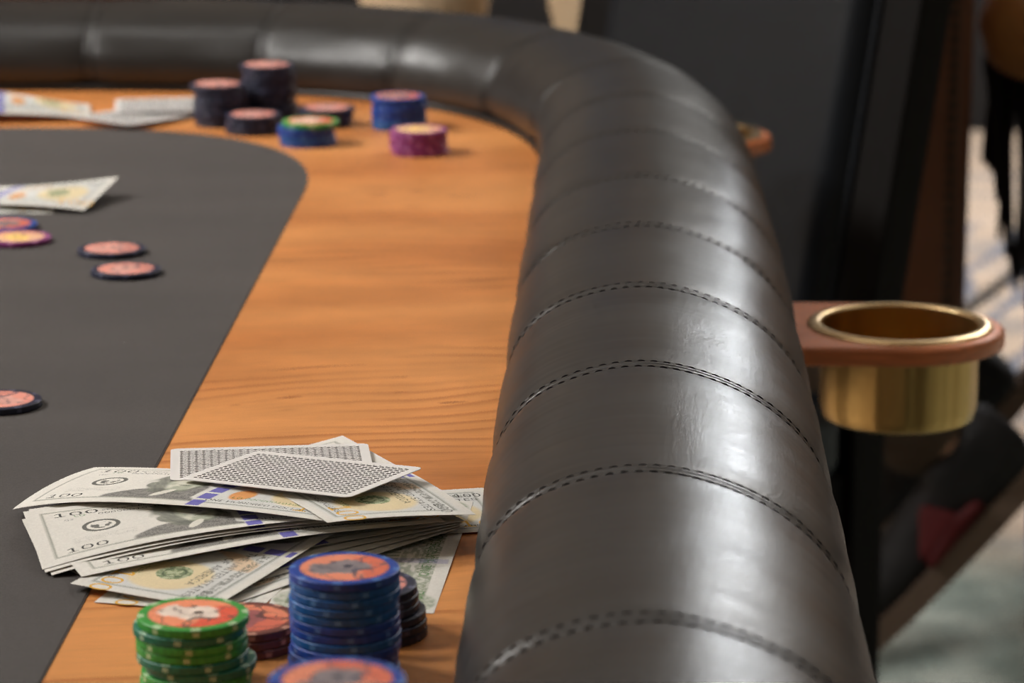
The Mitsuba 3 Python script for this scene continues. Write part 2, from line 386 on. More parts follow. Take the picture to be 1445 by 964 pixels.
V = np.concatenate([unit.vertices @ m.T + c for c, m in st])
Fc = (unit.faces[None] + (np.arange(len(st)) * len(unit.vertices))[:, None, None]).reshape(-1, 3)
put('poker_table__padded_rail__stitching', (V, Fc), 'thread', smooth=True, kind='stuff', label='double rows of dark stitching across the rail')
put('poker_table__apron', extrude(Polygon(base + 0.045 * nor).difference(Polygon(base + 0.020 * nor)), ZT - 0.13, ZT - 0.031), 'black_paint')
put('poker_table__understructure', extrude(Polygon(base + 0.110 * nor), ZT - 0.049, ZT - 0.031), 'black_paint')
for y in (0.85, 1.95):
    k = numbered('pedestal')
    put('poker_table__' + k, trimesh.util.concatenate([rbox(CX - .20, CX + .20, y - .05, y + .05, 0.05, ZT - .048, .006), rbox(CX - .33, CX + .33, y - .09, y + .09, 0, .055, .012)]), 'black_paint')

# ------------------------------------------------------------------ cup holders
def cup_holder(center, direction, length, label):
    key = numbered('cup_holder')
    cx, cy = center
    d = np.array(direction, float); d /= np.linalg.norm(d)
    W = 0.0645
    a = np.linspace(-np.pi / 2, np.pi / 2, 49)
    out = [(W * math.cos(t), W * math.sin(t)) for t in a] + [(-length, W), (-length, -W)]
    poly = Polygon(out)
    hole = Polygon([(0.049 * math.cos(t), 0.049 * math.sin(t)) for t in np.linspace(0, 2 * np.pi, 97)[:-1]])
    zt, th, r = -0.052, 0.0115, 0.0032
    layers = []
    for dz, inset in ((0, r), (-0.0008, r * .45), (-0.0018, r * .12), (-r, 0), (-th + 0.002, 0), (-th + .0006, .0006), (-th, .002)):
        layers.append((zt + dz, inset))
    # stacked outline rings, then caps
    rings = []
    base_pts = np.array(out)
    for z, ins in layers:
        g = np.array(out)
        ang = np.r_[a, [np.pi * .75, -np.pi * .75]]
        nn = np.stack([np.cos(ang), np.sin(ang)], 1)
        g = g - nn * ins
        rings.append(np.column_stack([g, np.full(len(g), z)]))
    n = len(out)
    v = np.vstack(rings)
    i, j = np.meshgrid(np.arange(len(rings) - 1), np.arange(n), indexing='ij')
    f = np.stack([i * n + j, (i + 1) * n + j, (i + 1) * n + (j + 1) % n, i * n + (j + 1) % n], -1).reshape(-1, 4)
    side = trimesh.Trimesh(v, np.vstack([f[:, [0, 1, 2]], f[:, [0, 2, 3]]]), process=False)
    caps = []
    for ring, up in ((rings[0], 1), (rings[-1], -1)):
        pv, pf = trimesh.creation.triangulate_polygon(Polygon(ring[:, :2]).difference(hole), engine='earcut')
        caps.append(trimesh.Trimesh(np.column_stack([pv, np.full(len(pv), ring[0, 2])]), pf if up > 0 else pf[:, ::-1], process=False))
    arm = trimesh.util.concatenate([side] + caps)
    M = frame((cx, cy, ZT), (d[0], d[1], 0))
    put(key + '__wooden_arm', xf(arm, M), 'wood_arm', smooth=40)
    rim = lathe([(0.0480, zt - .004), (0.0482, zt + .0008), (0.0500, zt + .0022), (0.0530, zt + .0025), (0.0560, zt + .0018), (0.0573, zt + .0008), (0.0574, zt + .0001), (0.0560, zt)], 96)
    zb = zt - 0.060
    inner = lathe([(0.0478, zt + .0008), (0.0478, zb + .012), (0.0455, zb + .004), (0.040, zb + .0015), (0.0002, zb + .001)], 96)
    outer = lathe([(0.0002, zb), (0.042, zb), (0.0468, zb + .003), (0.0488, zb + .011), (0.0488, zt)], 96)
    put(key + '__brass_cup', xf(outer, M), 'brass_cup', smooth=35, label='brushed brass cup')
    put(key + '__brass_cup__lining', xf(inner, M), 'brass_cup', smooth=35, label='inside of the cup')
    put(key + '__brass_cup__rim', xf(rim, M), 'brass_rim', smooth=50, label='polished brass rim')
    tag(key, label, 'cup holder', 'slide-out cup holders under the rail')
cup_holder((0.1697, 1.9496), (1, 0), 0.165, 'large brass cup in a wooden slide-out arm beside the straight side of the rail')
cup_holder((0.0560, 2.655), (0.75, 0.66), 0.165, 'cup holder tip peeking out behind the curved rail corner in front of the black chair')

# ------------------------------------------------------------------ poker chips
RC, TC = 0.0205, 0.0034
def chip_mesh(n=40):
    pr = [(0.0, 0), (RC - .0030, 0), (RC - .0006, 0.00004), (RC - .00012, 0.00025), (RC, 0.0007), (RC, TC - .0007), (RC - .00012, TC - .00025), (RC - .0006, TC - .00004), (RC - .0030, TC), (0.0, TC)]
    v, uv, f = [], [], []
    ang = np.linspace(0, 2 * np.pi, n + 1)
    def ringset(rows, kind):
        b0 = len(v)
        for r, z in rows:
            for t in ang:
                v.append((r * math.cos(t), r * math.sin(t), z))
                uv.append((2 + t / (2 * np.pi), z / TC) if kind == 'side' else (0.5 + 0.5 * r / RC * math.cos(t), 0.5 + 0.5 * r / RC * math.sin(t)))
        for i in range(len(rows) - 1):
            for j in range(n):
                p, q = b0 + i * (n + 1) + j, b0 + (i + 1) * (n + 1) + j
                f.extend([(p, p + 1, q + 1), (p, q + 1, q)])
    ringset(pr[0:4], 'face'); ringset(pr[3:7], 'side'); ringset(pr[6:10], 'face')
    return np.array(v), np.array(f), np.array(uv)
cv, cf, cuv = chip_mesh()

def chip_color(body, spot, art):
    body, spot = [mi.Color3f(*srgb(*c)) for c in (body, spot)]
    ink = [mi.Color3f(*srgb(*c)) for c in art]     # ground, figure, lines, accent
    def fn(p, n, uv):
        side = uv.x > 1.5
        # edge: 8 pale tick marks, thin cast line
        t = (uv.x - 2) * 8
        ft = dr.abs(t - dr.floor(t) - 0.5)
        tick = (1 - smoothstep(0.06, 0.09, ft)) * (1 - smoothstep(0.20, 0.32, dr.abs(uv.y - 0.5)))
        streak = noise(uv.x * 170, uv.y * 3)
        cs = mix(body * (0.80 + 0.4 * streak), spot, 0.75 * tick)
        # face: rim with dots, printed disc with an abstract figure
        x, y = uv.x * 2 - 1, uv.y * 2 - 1
        r = dr.sqrt(x * x + y * y)
        an = dr.atan2(y, x) * (8 / (2 * np.pi))
        fa = dr.abs(an - dr.floor(an) - 0.5)
        dot = (1 - smoothstep(0.10, 0.14, fa)) * smoothstep(0.86, 0.89, r)
        rim = mix(body, spot, 0.75 * dot)
        w = 0.16 * (fbm(x * 3 + 4, y * 3) - 0.5)
        disc = mix(ink[0], ink[3], smoothstep(0.50, 0.62, noise(x * 2.6 + 8, y * 2.6 + 2)))
        w2 = 0.5 * (fbm(x * 4 + 9, y * 4 + 6) - 0.5)
        e = dr.sqrt(dr.square((x + 0.08 + w) / 0.60) + dr.square((y - 0.02 + w2) / 0.42))
        fig = 1 - smoothstep(0.85, 1.05, e)
        disc = mix(disc, ink[1] * (0.80 + 0.45 * fbm(x * 7, y * 7)), fig)
        ln = 1 - smoothstep(0.03, 0.07, dr.abs(noise(x * 5 + 1.5, y * 5 + 3) - 0.5))
        disc = mix(disc, ink[2], 0.8 * ln * smoothstep(0.25, 0.7, noise(x * 2 + 5, y * 2 + 5)))
        hole = 1 - smoothstep(0.75, 1.0, dr.sqrt(dr.square((x - 0.08) / 0.10) + dr.square((y - 0.06) / 0.10)))
        disc = mix(disc, ink[2] * 0.6, hole)
        ring = smoothstep(0.77, 0.79, r) * (1 - smoothstep(0.80, 0.82, r))
        face = mix(mix(disc, rim, smoothstep(0.80, 0.82, r)), ink[2], 0.45 * ring)
        return dr.select(side, cs, face)
    return fn

CHIP_KINDS = {
    'blue': ((24, 60, 146), (74, 120, 186), ((226, 138, 108), (128, 118, 122), (70, 70, 88), (214, 110, 84))),
    'steel_blue': ((20, 80, 148), (84, 136, 192), ((226, 138, 108), (128, 118, 122), (70, 70, 88), (214, 110, 84))),
    'green': ((56, 148, 60), (196, 216, 176), ((238, 146, 108), (226, 208, 194), (92, 66, 62), (226, 92, 66))),
    'teal': ((34, 112, 88), (176, 206, 176), ((238, 146, 108), (226, 208, 194), (92, 66, 62), (226, 92, 66))),
    'purple': ((132, 52, 116), (206, 140, 190), ((240, 190, 150), (246, 206, 120), (128, 100, 96), (236, 170, 140))),
    'black': ((32, 36, 58), (84, 86, 112), ((226, 150, 134), (216, 160, 148), (70, 66, 86), (206, 134, 120))),
    'brown': ((104, 54, 46), (206, 150, 128), ((206, 104, 82), (150, 84, 84), (74, 46, 46), (220, 130, 100))),
}
for k, args in CHIP_KINDS.items():
    mat('chip_' + k, mikit.proc(chip_color(*args)), 0.42, 0.45)
# one normal set: faces flat, edge round
nrm = np.zeros_like(cv)
for i in range(len(cv)):
    r = math.hypot(cv[i, 0], cv[i, 1])
    zz = -1 if cv[i, 2] < TC / 2 else 1
    if r < RC - .0029: nrm[i] = (0, 0, zz)
    elif r < RC - .0005: nrm[i] = (cv[i, 0] / r * .15, cv[i, 1] / r * .15, zz)
    elif r < RC - .00005: nrm[i] = (cv[i, 0] / r, cv[i, 1] / r, zz)
    else: nrm[i] = (cv[i, 0] / r, cv[i, 1] / r, 0)
nrm /= np.linalg.norm(nrm, axis=1, keepdims=True)
CHIP_FILE = meshkit.write_ply((cv, cf), False, cuv, None, normals=nrm)

ORD = ['topmost', 'second from top', 'third from top', 'fourth from top', 'fifth from top', 'sixth from top', 'seventh from top', 'eighth from top', 'ninth from top', 'tenth from top',
       'eleventh from top', 'twelfth from top', '13th from top', '14th from top', '15th from top', '16th from top', '17th from top', '18th from top', '19th from top', '20th from top',
       '21st from top', '22nd from top', 'bottom one']
def chip(kind, x, y, z, label, group, turn=None):
    key = numbered('poker_chip')
    turn = rng.uniform(0, 360) if turn is None else turn
    scene[key] = {'type': 'ply', 'filename': CHIP_FILE, 'face_normals': False, 'bsdf': {'type': 'ref', 'id': 'chip_' + kind},
                  'to_world': T().translate([x, y, ZT + z]).rotate([0, 0, 1], turn)}
    tag(key, label, 'poker chip', group)

NAME = {'steel_blue': 'blue', 'teal': 'dark green'}
def stack(x, y, kinds, where, jit=0.0007, shifts=None, top_turn=None):
    """kinds from the bottom up; shifts {index: (dx, dy)}."""
    n = len(kinds)
    for i, k in enumerate(kinds):
        dx, dy = (shifts or {}).get(i, rng.uniform(-jit, jit, 2))
        o = ORD[n - 1 - i] if i else ('bottom one' if n > 1 else 'single')
        chip(k, x + dx, y + dy, i * (TC + .00002), f'{NAME.get(k, k)} poker chip, {o} of the {where}', where, top_turn if i == n - 1 else None)

B, S = 'blue', 'steel_blue'
stack(-.103, 1.1365, [S, B, B, B, S, B, B, S, S, S, S, B], 'tall blue stack by the banknotes', top_turn=20)
stack(-.085, .9045, [B] * 22 + [B], 'blue stack nearest the camera', top_turn=60)
stack(-.1579, 1.1216, ['green', 'green', 'teal', 'teal', 'green', 'green', 'teal', 'green'], 'near green stack', shifts={0: (.001, .0005), 1: (.0016, 0), 2: (.0030, .0004), 7: (.0006, 0), 6: (-.0010, 0)}, top_turn=-12)
stack(-.1441, 1.1681, ['brown'] * 3, 'low brown stack', top_turn=80)
stack(-.0999, 1.1825, ['black'] * 6, 'black stack behind the tall blue one', shifts={0: (.0042, 0), 1: (.0040, -.0006), 2: (.0036, .0004), 3: (.0012, 0), 4: (.0009, 0)}, top_turn=10)
stack(-.3028, 2.3766, ['black'] * 9, 'black stack by the far cards', shifts={8: (-.0028, 0), 7: (-.0012, 0)}, top_turn=0)
stack(-.2703, 2.4066, ['black'] * 12, 'tallest black stack by the far rail', shifts={11: (-.0014, 0), 0: (.003, 0), 1: (.003, 0), 2: (.0025, 0)}, top_turn=40)
stack(-.2750, 2.3425, ['black'] * 4, 'low black stack before two taller ones', top_turn=70)
stack(-.2245, 2.3755, ['black'] * 4, 'black stack behind the green-topped one', shifts={3: (.001, 0), 0: (-.002, 0)}, top_turn=100)
stack(-.2291, 2.2928, [B, S, B, B, 'green'], 'far blue stack topped with green', shifts={4: (.0012, 0), 3: (-.0022, 0), 2: (-.0024, 0), 1: (-.0012, 0)}, top_turn=30)
stack(-.1692, 2.3669, [S, S, B, B, B, B, B], 'blue stack behind the purple one', shifts={6: (-.0008, 0), 5: (.0006, 0)}, top_turn=15)
stack(-.1480, 2.2586, ['purple'] * 5, 'purple stack', shifts={0: (.0014, -.0004), 4: (.0004, 0)}, top_turn=50)
FZ = 0.0010
chip('black', -.3095, 1.8943, FZ, 'black and orange poker chip lying flat, farther of the loose pair on the felt', 'loose chips on the playing surface', 30)
chip('black', -.2919, 1.8353, FZ, 'black and orange poker chip lying flat, nearer of the loose pair on the felt', 'loose chips on the playing surface', 75)
chip('purple', -.3726, 1.9266, FZ, 'single purple poker chip lying flat on the felt', 'loose chips on the playing surface', 110)
chip('blue', -.3885, 1.9675, FZ, 'single blue poker chip lying flat behind the purple chip', 'loose chips on the playing surface', 0)
chip('black', -.3065, 1.5246, FZ, 'lone black poker chip at the left edge of the felt', 'loose chips on the playing surface', 150)

# ------------------------------------------------------------------ banknotes
BW, BH = 0.156, 0.0663
PAPER = (0.665, 0.640, 0.590)
def box_mask(u, v, u0, u1, v0, v1, e=0.004):
    return smoothstep(u0 - e, u0 + e, u) * (1 - smoothstep(u1 - e, u1 + e, u)) * smoothstep(v0 - e, v0 + e, v) * (1 - smoothstep(v1 - e, v1 + e, v))
def ell(u, v, cu, cv_, ru, rv, soft=0.12):
    d = dr.sqrt(dr.square((u - cu) / ru) + dr.square((v - cv_) / rv))
    return 1 - smoothstep(1 - soft, 1 + soft, d)
def bill_front(p, n, uv):
    u, v = uv.x, uv.y
    c = mix(PAPER, mi.Color3f(0.56, 0.57, 0.56), 0.7 * smoothstep(0.45, 0.60, u) * box_mask(u, v, .1, .97, .07, .93, .03))
    inside = box_mask(u, v, 0.038, 0.962, 0.085, 0.915, 0.003)
    inner = box_mask(u, v, 0.047, 0.953, 0.108, 0.892, 0.003)
    inner2 = box_mask(u, v, 0.043, 0.957, 0.098, 0.902, 0.002)
    c = mix(c, mi.Color3f(0.20, 0.215, 0.17), 0.75 * (inside - inner) * (0.55 + 0.45 * inner2))
    c = mix(c, mi.Color3f(0.60, 0.60, 0.54), 0.5 * inner * smoothstep(0.45, 0.75, noise(u * 90, v * 160)) * (1 - smoothstep(.3, .7, u)) * 0.6)
    # gold field around the right seal, pale quill and inkwell
    c = mix(c, mi.Color3f(0.72, 0.56, 0.27), 0.70 * ell(u, v, .835, .47, .105, .27, .10))
    qv = 0.5 + 0.34 * dr.sin((u - .60) * 13)
    c = mix(c, mi.Color3f(0.70, 0.42, 0.17), 0.55 * box_mask(u, v, .615, .735, .16, .88, .01) * (1 - smoothstep(.06, .14, dr.abs(v - qv))))
    c = mix(c, mi.Color3f(0.66, 0.26, 0.045), 0.88 * ell(u, v, .655, .33, .034, .125, .15))
    # blue ribbon of short bars
    rb = v * 6.5
    fr = rb - dr.floor(rb)
    c = mix(c, mi.Color3f(0.11, 0.10, 0.40), 0.92 * box_mask(u, v, .548, .590, .02, .98, .003) * smoothstep(.08, .13, fr) * (1 - smoothstep(.87, .92, fr)))
    # portrait: dark coat, grey-green head with hair, pale collar
    hatch = 0.72 + 0.5 * noise(u * 520, v * 60) * noise(u * 60, v * 240)
    wob = 0.035 * (noise(u * 26, v * 12) - 0.5)
    coat = dr.maximum(ell(u + wob, v, .400, .02, .165, .30, .05), ell(u + wob, v, .490, .20, .050, .34, .1)) * box_mask(u, v, .2, .546, .108, .9, .002)
    c = mix(c, mi.Color3f(0.085, 0.080, 0.076), 0.92 * coat * hatch)
    hair = ell(u + wob - .03 * (v - .5), v, .425, .56, .098, .335, .06) * box_mask(u, v, .2, .546, .1, .9, .002)
    c = mix(c, mix((0.13, 0.135, 0.115), (0.235, 0.245, 0.20), noise(u * 120 + v * 30, v * 16)), 0.90 * hair)
    face = ell(u + wob * .5, v, .440, .56, .058, .265, .14)
    tone = smoothstep(.30, .70, noise(u * 36 + 3.4, v * 13 + 1.2))
    c = mix(c, mix((0.40, 0.42, 0.33), (0.62, 0.61, 0.52), tone), 0.95 * face)
    for eu, ev, ru, rv in ((.424, .62, .012, .022), (.462, .62, .011, .022), (.447, .425, .018, .014), (.452, .51, .008, .016), (.424, .66, .016, .012), (.463, .66, .014, .012)):
        c = mix(c, mi.Color3f(0.13, 0.14, 0.11), 0.75 * ell(u, v, eu, ev, ru, rv, .4))
    c = mix(c, mi.Color3f(0.66, 0.64, 0.57), 0.95 * ell(u - (v - .25) * .22, v, .428, .235, .016, .085, .15))
    # black seal at left
    ds = dr.sqrt(dr.square((u - .185) / .052) + dr.square((v - .50) / .118))
    ring = smoothstep(.74, .78, ds) * (1 - smoothstep(.97, 1.02, ds))
    c = mix(c, mi.Color3f(0.07, 0.072, 0.064), 0.9 * ring)
    eag = (1 - smoothstep(.5, .6, ds)) * smoothstep(.45, .55, noise(u * 70 + 1, v * 34 + 5))
    c = mix(c, mi.Color3f(0.07, 0.072, 0.064), 0.85 * eag)
    # green seal at right
    dg = dr.sqrt(dr.square((u - .815) / .050) + dr.square((v - .47) / .115))
    seal = 1 - smoothstep(.95, 1.02, dg)
    c = mix(c, mix((0.10, 0.17, 0.085), (0.36, 0.42, 0.27), smoothstep(.4, .6, noise(u * 120, v * 50))), 0.85 * seal)
    c = mix(c, mi.Color3f(0.06, 0.09, 0.05), 0.7 * seal * (1 - smoothstep(.03, .08, dr.abs(dg - .62))))
    # engraved right-hand margin and signature hairlines
    c = mix(c, mi.Color3f(0.13, 0.135, 0.115), 0.75 * box_mask(u, v, .60, .94, .805, .865, .002) * smoothstep(.35, .6, noise(u * 260, v * 90)))
    hl = v * 44
    c = mix(c, mi.Color3f(0.2, 0.2, 0.18), 0.55 * box_mask(u, v, .10, .27, .24, .33, .004) * (1 - smoothstep(.06, .14, dr.abs(hl - dr.floor(hl) - .5))) * smoothstep(.3, .5, noise(u * 40, v * 44)))
    return c * (0.95 + 0.1 * noise(u * 240, v * 110))
def bill_back(p, n, uv):
    u, v = uv.x, uv.y
    c = mi.Color3f(*PAPER) * 1.0
    green = mi.Color3f(0.155, 0.205, 0.115)
    inside = box_mask(u, v, 0.04, 0.96, 0.09, 0.91, 0.004)
    inner = box_mask(u, v, 0.06, 0.94, 0.20, 0.80, 0.004)
    tex = smoothstep(0.35, 0.6, noise(u * 150, v * 60))
    c = mix(c, green, 0.75 * (inside - inner) * (0.35 + 0.65 * tex))
    corner = (ell(u, v, .08, .14, .075, .13) + ell(u, v, .92, .14, .075, .13) + ell(u, v, .08, .86, .075, .13) + ell(u, v, .92, .86, .075, .13))
    c = mix(c, green * 1.15, 0.65 * dr.minimum(corner, 1.0) * (0.5 + 0.5 * tex))
    hall = box_mask(u, v, .20, .74, .34, .60, .006)
    bay = u * 34
    col = smoothstep(.30, .40, dr.abs(bay - dr.floor(bay) - .5))
    c = mix(c, green, hall * (0.25 + 0.55 * col))
    c = mix(c, green, 0.8 * box_mask(u, v, .18, .76, .60, .66, .004))
    c = mix(c, green * 0.8, 0.8 * box_mask(u, v, .44, .51, .60, .86, .004))
    c = mix(c, green, 0.65 * ell(u, v, .28, .42, .10, .20, .3) * (0.3 + 0.7 * smoothstep(.4, .6, noise(u * 60, v * 40))))
    c = mix(c, green, 0.65 * ell(u, v, .64, .40, .10, .18, .3) * (0.3 + 0.7 * smoothstep(.4, .6, noise(u * 60 + 4, v * 40))))
    c = mix(c, green, 0.55 * box_mask(u, v, .12, .88, .20, .33, .01) * smoothstep(.3, .6, noise(u * 50, v * 60)))
    c = mix(c, mi.Color3f(0.10, 0.10, 0.38), 0.35 * box_mask(u, v, .41, .45, .02, .98, .003))
    c = mix(c, mi.Color3f(0.55, 0.36, 0.13), 0.45 * box_mask(u, v, .80, .88, .15, .85, .01) * tex)
    return c * (0.95 + 0.1 * noise(u * 240, v * 110))
mat('note_front', mikit.proc(bill_front), 0.75, 0.25)
mat('note_back', mikit.proc(bill_back), 0.75, 0.25)
mat('ink_black', (0.055, 0.055, 0.05), 0.8, 0.2)
mat('ink_green', (0.09, 0.19, 0.07), 0.8, 0.2)
mat('ink_gold', (0.66, 0.36, 0.05), 0.6, 0.3)

def letters(items):
    out = []
    for text, u, v, h, sx in items:
        m = meshkit.text_mesh(text, h, 0.00005)
        x = m.vertices
        x[:, 0] *= sx
        m.vertices = x + [u * BW, v * BH, 0]
        # keep only the printed (upper) face
        up = m.face_normals[:, 2] > 0.5
        m.update_faces(up); m.remove_unreferenced_vertices()
        m = m.subdivide() if h > .006 else m
        out.append(m)
    m = trimesh.util.concatenate(out)
    return m.vertices[:, :2] / [BW, BH], m.faces
FRONT_INK = {
    'black': letters([('100', .068, .785, .0048, 1.6), ('100', .068, .125, .0044, 1.6), ('FEDERAL RESERVE NOTE', .205, .80, .0021, 1.15), ('G3', .095, .685, .0019, 1.2),
                      ('THE UNITED STATES', .60, .715, .0036, 1.1), ('OF AMERICA', .66, .630, .0036, 1.1), ('ONE HUNDRED DOLLARS', .58, .135, .0026, 1.2), ('100', .895, .80, .0048, 1.0)]),
    'green': letters([('LG', .125, .745, .0026, 1.1), ('LG 00000010100', .64, .235, .0026, 1.1)]),
    'grey': letters([('00000010100', .19, .730, .0024, 1.25)]),
    'gold': letters([('100', .845, .125, .0094, 1.05)]),
}
BACK_INK = {'dark': letters([('THE UNITED STATES OF AMERICA', .24, .825, .0036, 1.35), ('ONE HUNDRED DOLLARS', .30, .115, .0040, 1.3), ('100', .055, .80, .0070, 1.1), ('100', .055, .10, .0070, 1.1)])}
INK_MAT = {'black': 'ink_black', 'green': 'ink_green', 'grey': 'ink_black', 'gold': 'ink_gold', 'dark': 'ink_green'}

def bill(corner, ang, heights, face, label, group, flip=False, ink=True, ripple=0.0004, seed=0):
    """corner = s0,t0 corner in the table plane; ang = direction of the long edge; heights in mm, 3 rows (t) of 4 (s)."""
    key = numbered('banknote')
    sp = RectBivariateSpline(np.array([0, .5, 1.0]), np.array([0, 1 / 3, 2 / 3, 1.0]), np.array(heights, float) / 1000, kx=2, ky=3)
    c, s_ = math.cos(math.radians(ang)), math.sin(math.radians(ang))
    def pos(s, t, up=0.0):
        x, y = s * BW, t * BH
        w = np.stack([corner[0] + c * x - s_ * y, corner[1] + s_ * x + c * y], -1)
        z = sp.ev(t, s) + ripple * (np.sin(s * 9 + seed) * np.cos(t * 4 + seed * 2))
        return np.column_stack([w, ZT + np.maximum(z, 0.0002) + up])
    nu, nv = 40, 18
    S_, T_ = np.meshgrid(np.linspace(0, 1, nu + 1), np.linspace(0, 1, nv + 1), indexing='ij')
    S_, T_ = S_.ravel(), T_.ravel()
    i, j = np.meshgrid(np.arange(nu), np.arange(nv), indexing='ij')
    q = np.stack([i * (nv + 1) + j, (i + 1) * (nv + 1) + j, (i + 1) * (nv + 1) + j + 1, i * (nv + 1) + j + 1], -1).reshape(-1, 4)
    TH = 0.00013
    top, bot = pos(S_, T_, TH), pos(S_, T_, 0)
    uv = np.stack([1 - S_, 1 - T_] if flip else [S_, T_], -1)
    N = len(S_)
    edge = [(k, 0) for k in range(nu + 1)] + [(nu, k) for k in range(1, nv + 1)] + [(k, nv) for k in range(nu - 1, -1, -1)] + [(0, k) for k in range(nv - 1, 0, -1)]
    e = np.array([a * (nv + 1) + b for a, b in edge])
    m = len(e)
    v = np.vstack([top, bot, top[e], bot[e]])
    uvs = np.vstack([uv, uv, uv[e], uv[e]])
    ee = np.arange(m)
    sides = np.stack([2 * N + ee, 2 * N + m + ee, 2 * N + m + (ee + 1) % m, 2 * N + (ee + 1) % m], -1)
    f = np.vstack([q, q[:, ::-1] + N, sides])
    put(key, (v, f), 'note_' + face, smooth=True, label=label, category='banknote', group=group, uv=uvs)
    if ink:
        for name, (luv, lf) in (FRONT_INK if face == 'front' else BACK_INK).items():
            st_ = 1 - luv if flip else luv
            lab = {'gold': 'gold numeral', 'green': 'green serial lettering', 'dark': 'green lettering', 'black': 'black lettering', 'grey': 'black serial number'}[name]
            pn = {'gold': 'numeral', 'green': 'green_lettering', 'dark': 'lettering', 'black': 'lettering', 'grey': 'serial_number'}[name]
            put(f'{key}__{pn}', (pos(st_[:, 0], st_[:, 1], TH + 0.00007), lf), INK_MAT[name], label=lab, kind='stuff')
    return key

PILE = 'hundred dollar banknotes fanned in the near pile'
# lowest first
bill((-.0743, 1.2073), 87, [[.3, .4, .6, 1.0], [.3, .4, .6, 1.2], [.3, .3, .5, 1.2]], 'back', 'green-backed banknote at the bottom of the pile, half under the rail edge', PILE, seed=1)
bill((-.1945, 1.2795), 16, [[.9, 1.2, 1.2, .6], [.9, 1.1, 1.2, .6], [.7, .9, .9, .5]], 'front', 'banknote whose far right corner slips under the leather rail', PILE, seed=2.5)
bill((-.1456, 1.2003), 76, [[.4, 1.0, 1.6, 1.8], [.4, 1.1, 1.7, 1.9], [.4, 1.1, 1.8, 2]], 'front', 'banknote with one white corner showing behind the green chips', PILE, flip=True, seed=2)
P0 = np.array([-.0675, 1.3180])
def fan(ang, h, label, flip=True, seed=0, shift=0.0, ink=False):
    d = np.array([math.cos(math.radians(ang)), math.sin(math.radians(ang))])
    c = P0 - (BW + shift) * d
    return bill(tuple(c), ang, h, 'front', label, PILE, flip=flip, seed=seed, ink=ink, ripple=0.0002)
fan(50, [[.8, 1.8, 2.9, 3.2], [.8, 1.9, 2.9, 3.3], [.9, 1.9, 3.0, 3.3]], 'steepest banknote of the fan with its edge running beside the blue chips', seed=3, ink=True)
fan(44, [[1.2, 2.4, 3.6, 4.0], [1.2, 2.4, 3.6, 4.0], [1.2, 2.4, 3.7, 4.0]], 'second steepest banknote of the fan behind the blue chips', seed=3, shift=.002)
fan(38, [[1.6, 3.0, 4.4, 4.8], [1.6, 3.0, 4.4, 4.8], [1.6, 3.0, 4.4, 4.8]], 'banknote third in the fan, edge only, right of the tall blue chips', seed=3, shift=.001)
fan(32, [[2.0, 3.6, 5.2, 5.6], [2.0, 3.6, 5.2, 5.6], [2.0, 3.6, 5.2, 5.6]], 'banknote in the middle of the fan showing only its right-hand edge', flip=False, seed=3)
bill((-.1609, 1.2023), 66.2, [[2.8, 5.2, 7.2, 7.6], [3.4, 5.4, 7.2, 7.6], [4.0, 5.6, 7.2, 7.6]], 'front', 'banknote with gold numeral and green seal just behind the green chips', PILE, flip=True, seed=5, ripple=.0002)
fan(27.5, [[4.8, 7.6, 8.8, 8.2], [4.8, 7.6, 8.6, 8.2], [4.8, 7.4, 8.4, 8.2]], 'banknote fifth from the bottom of the fan, edge only', flip=False, seed=8, shift=-.004)
fan(25.5, [[5.6, 8.4, 9.8, 9.2], [5.6, 8.4, 9.6, 9.2], [5.6, 8.2, 9.4, 9.2]], 'banknote sixth from the bottom of the fan, edge only', flip=False, seed=8.3, shift=-.002)
bill((-.2181, 1.2358), 23, [[4.6, 9.6, 11.8, 11.6], [5.0, 9.4, 11.0, 10.8], [5.4, 9.2, 10.6, 10.4]], 'front', 'banknote whose dark lower coat of the portrait shows above the gold-numbered note', PILE, seed=9)
bill((-.2320, 1.2460), 20.2, [[2.0, 10.2, 12.8, 12.4], [3.6, 10.0, 11.8, 11.6], [5.2, 9.8, 11.2, 11.2]], 'front', 'banknote in the thick left bundle, third below its top note', PILE, ink=False, seed=10)
bill((-.2350, 1.2482), 18.6, [[2.4, 10.9, 13.8, 13.0], [4.6, 10.8, 12.6, 12.2], [6.4, 10.4, 11.8, 11.8]], 'front', 'banknote in the thick left bundle directly below its top note', PILE, ink=False, seed=10.2)
bill((-.2390, 1.2600), 14.5, [[2.0, 10.8, 14.2, 13.4], [5.0, 11.0, 12.9, 12.5], [7.0, 10.7, 12.1, 12.1]], 'front', 'banknote with its plain left corner poking out of the left bundle', PILE, ink=False, seed=11)
bill((-.2367, 1.2508), 17, [[2.9, 11.9, 15.6, 14.2], [6.4, 11.9, 13.8, 13.2], [8.4, 11.4, 12.7, 12.6]], 'front', 'second portrait banknote from the top on the left, tip hanging over the felt', PILE, seed=12)
bill((-.2642, 1.3328), -23, [[4.2, 14.0, 17.4, 18.2], [8.0, 14.4, 16.8, 17.0], [6.4, 11.4, 13.6, 13.6]], 'front', 'uppermost portrait banknote reaching furthest left onto the black felt', PILE, seed=13)
bill((-.1896, 1.4060), -64, [[5.5, 12.2, 17.4, 19.2], [6.5, 12.8, 17.0, 18.4], [11.0, 13.6, 15.4, 15.4]], 'front', 'uppermost banknote under the playing cards with gold numeral at the near end', PILE, seed=14)
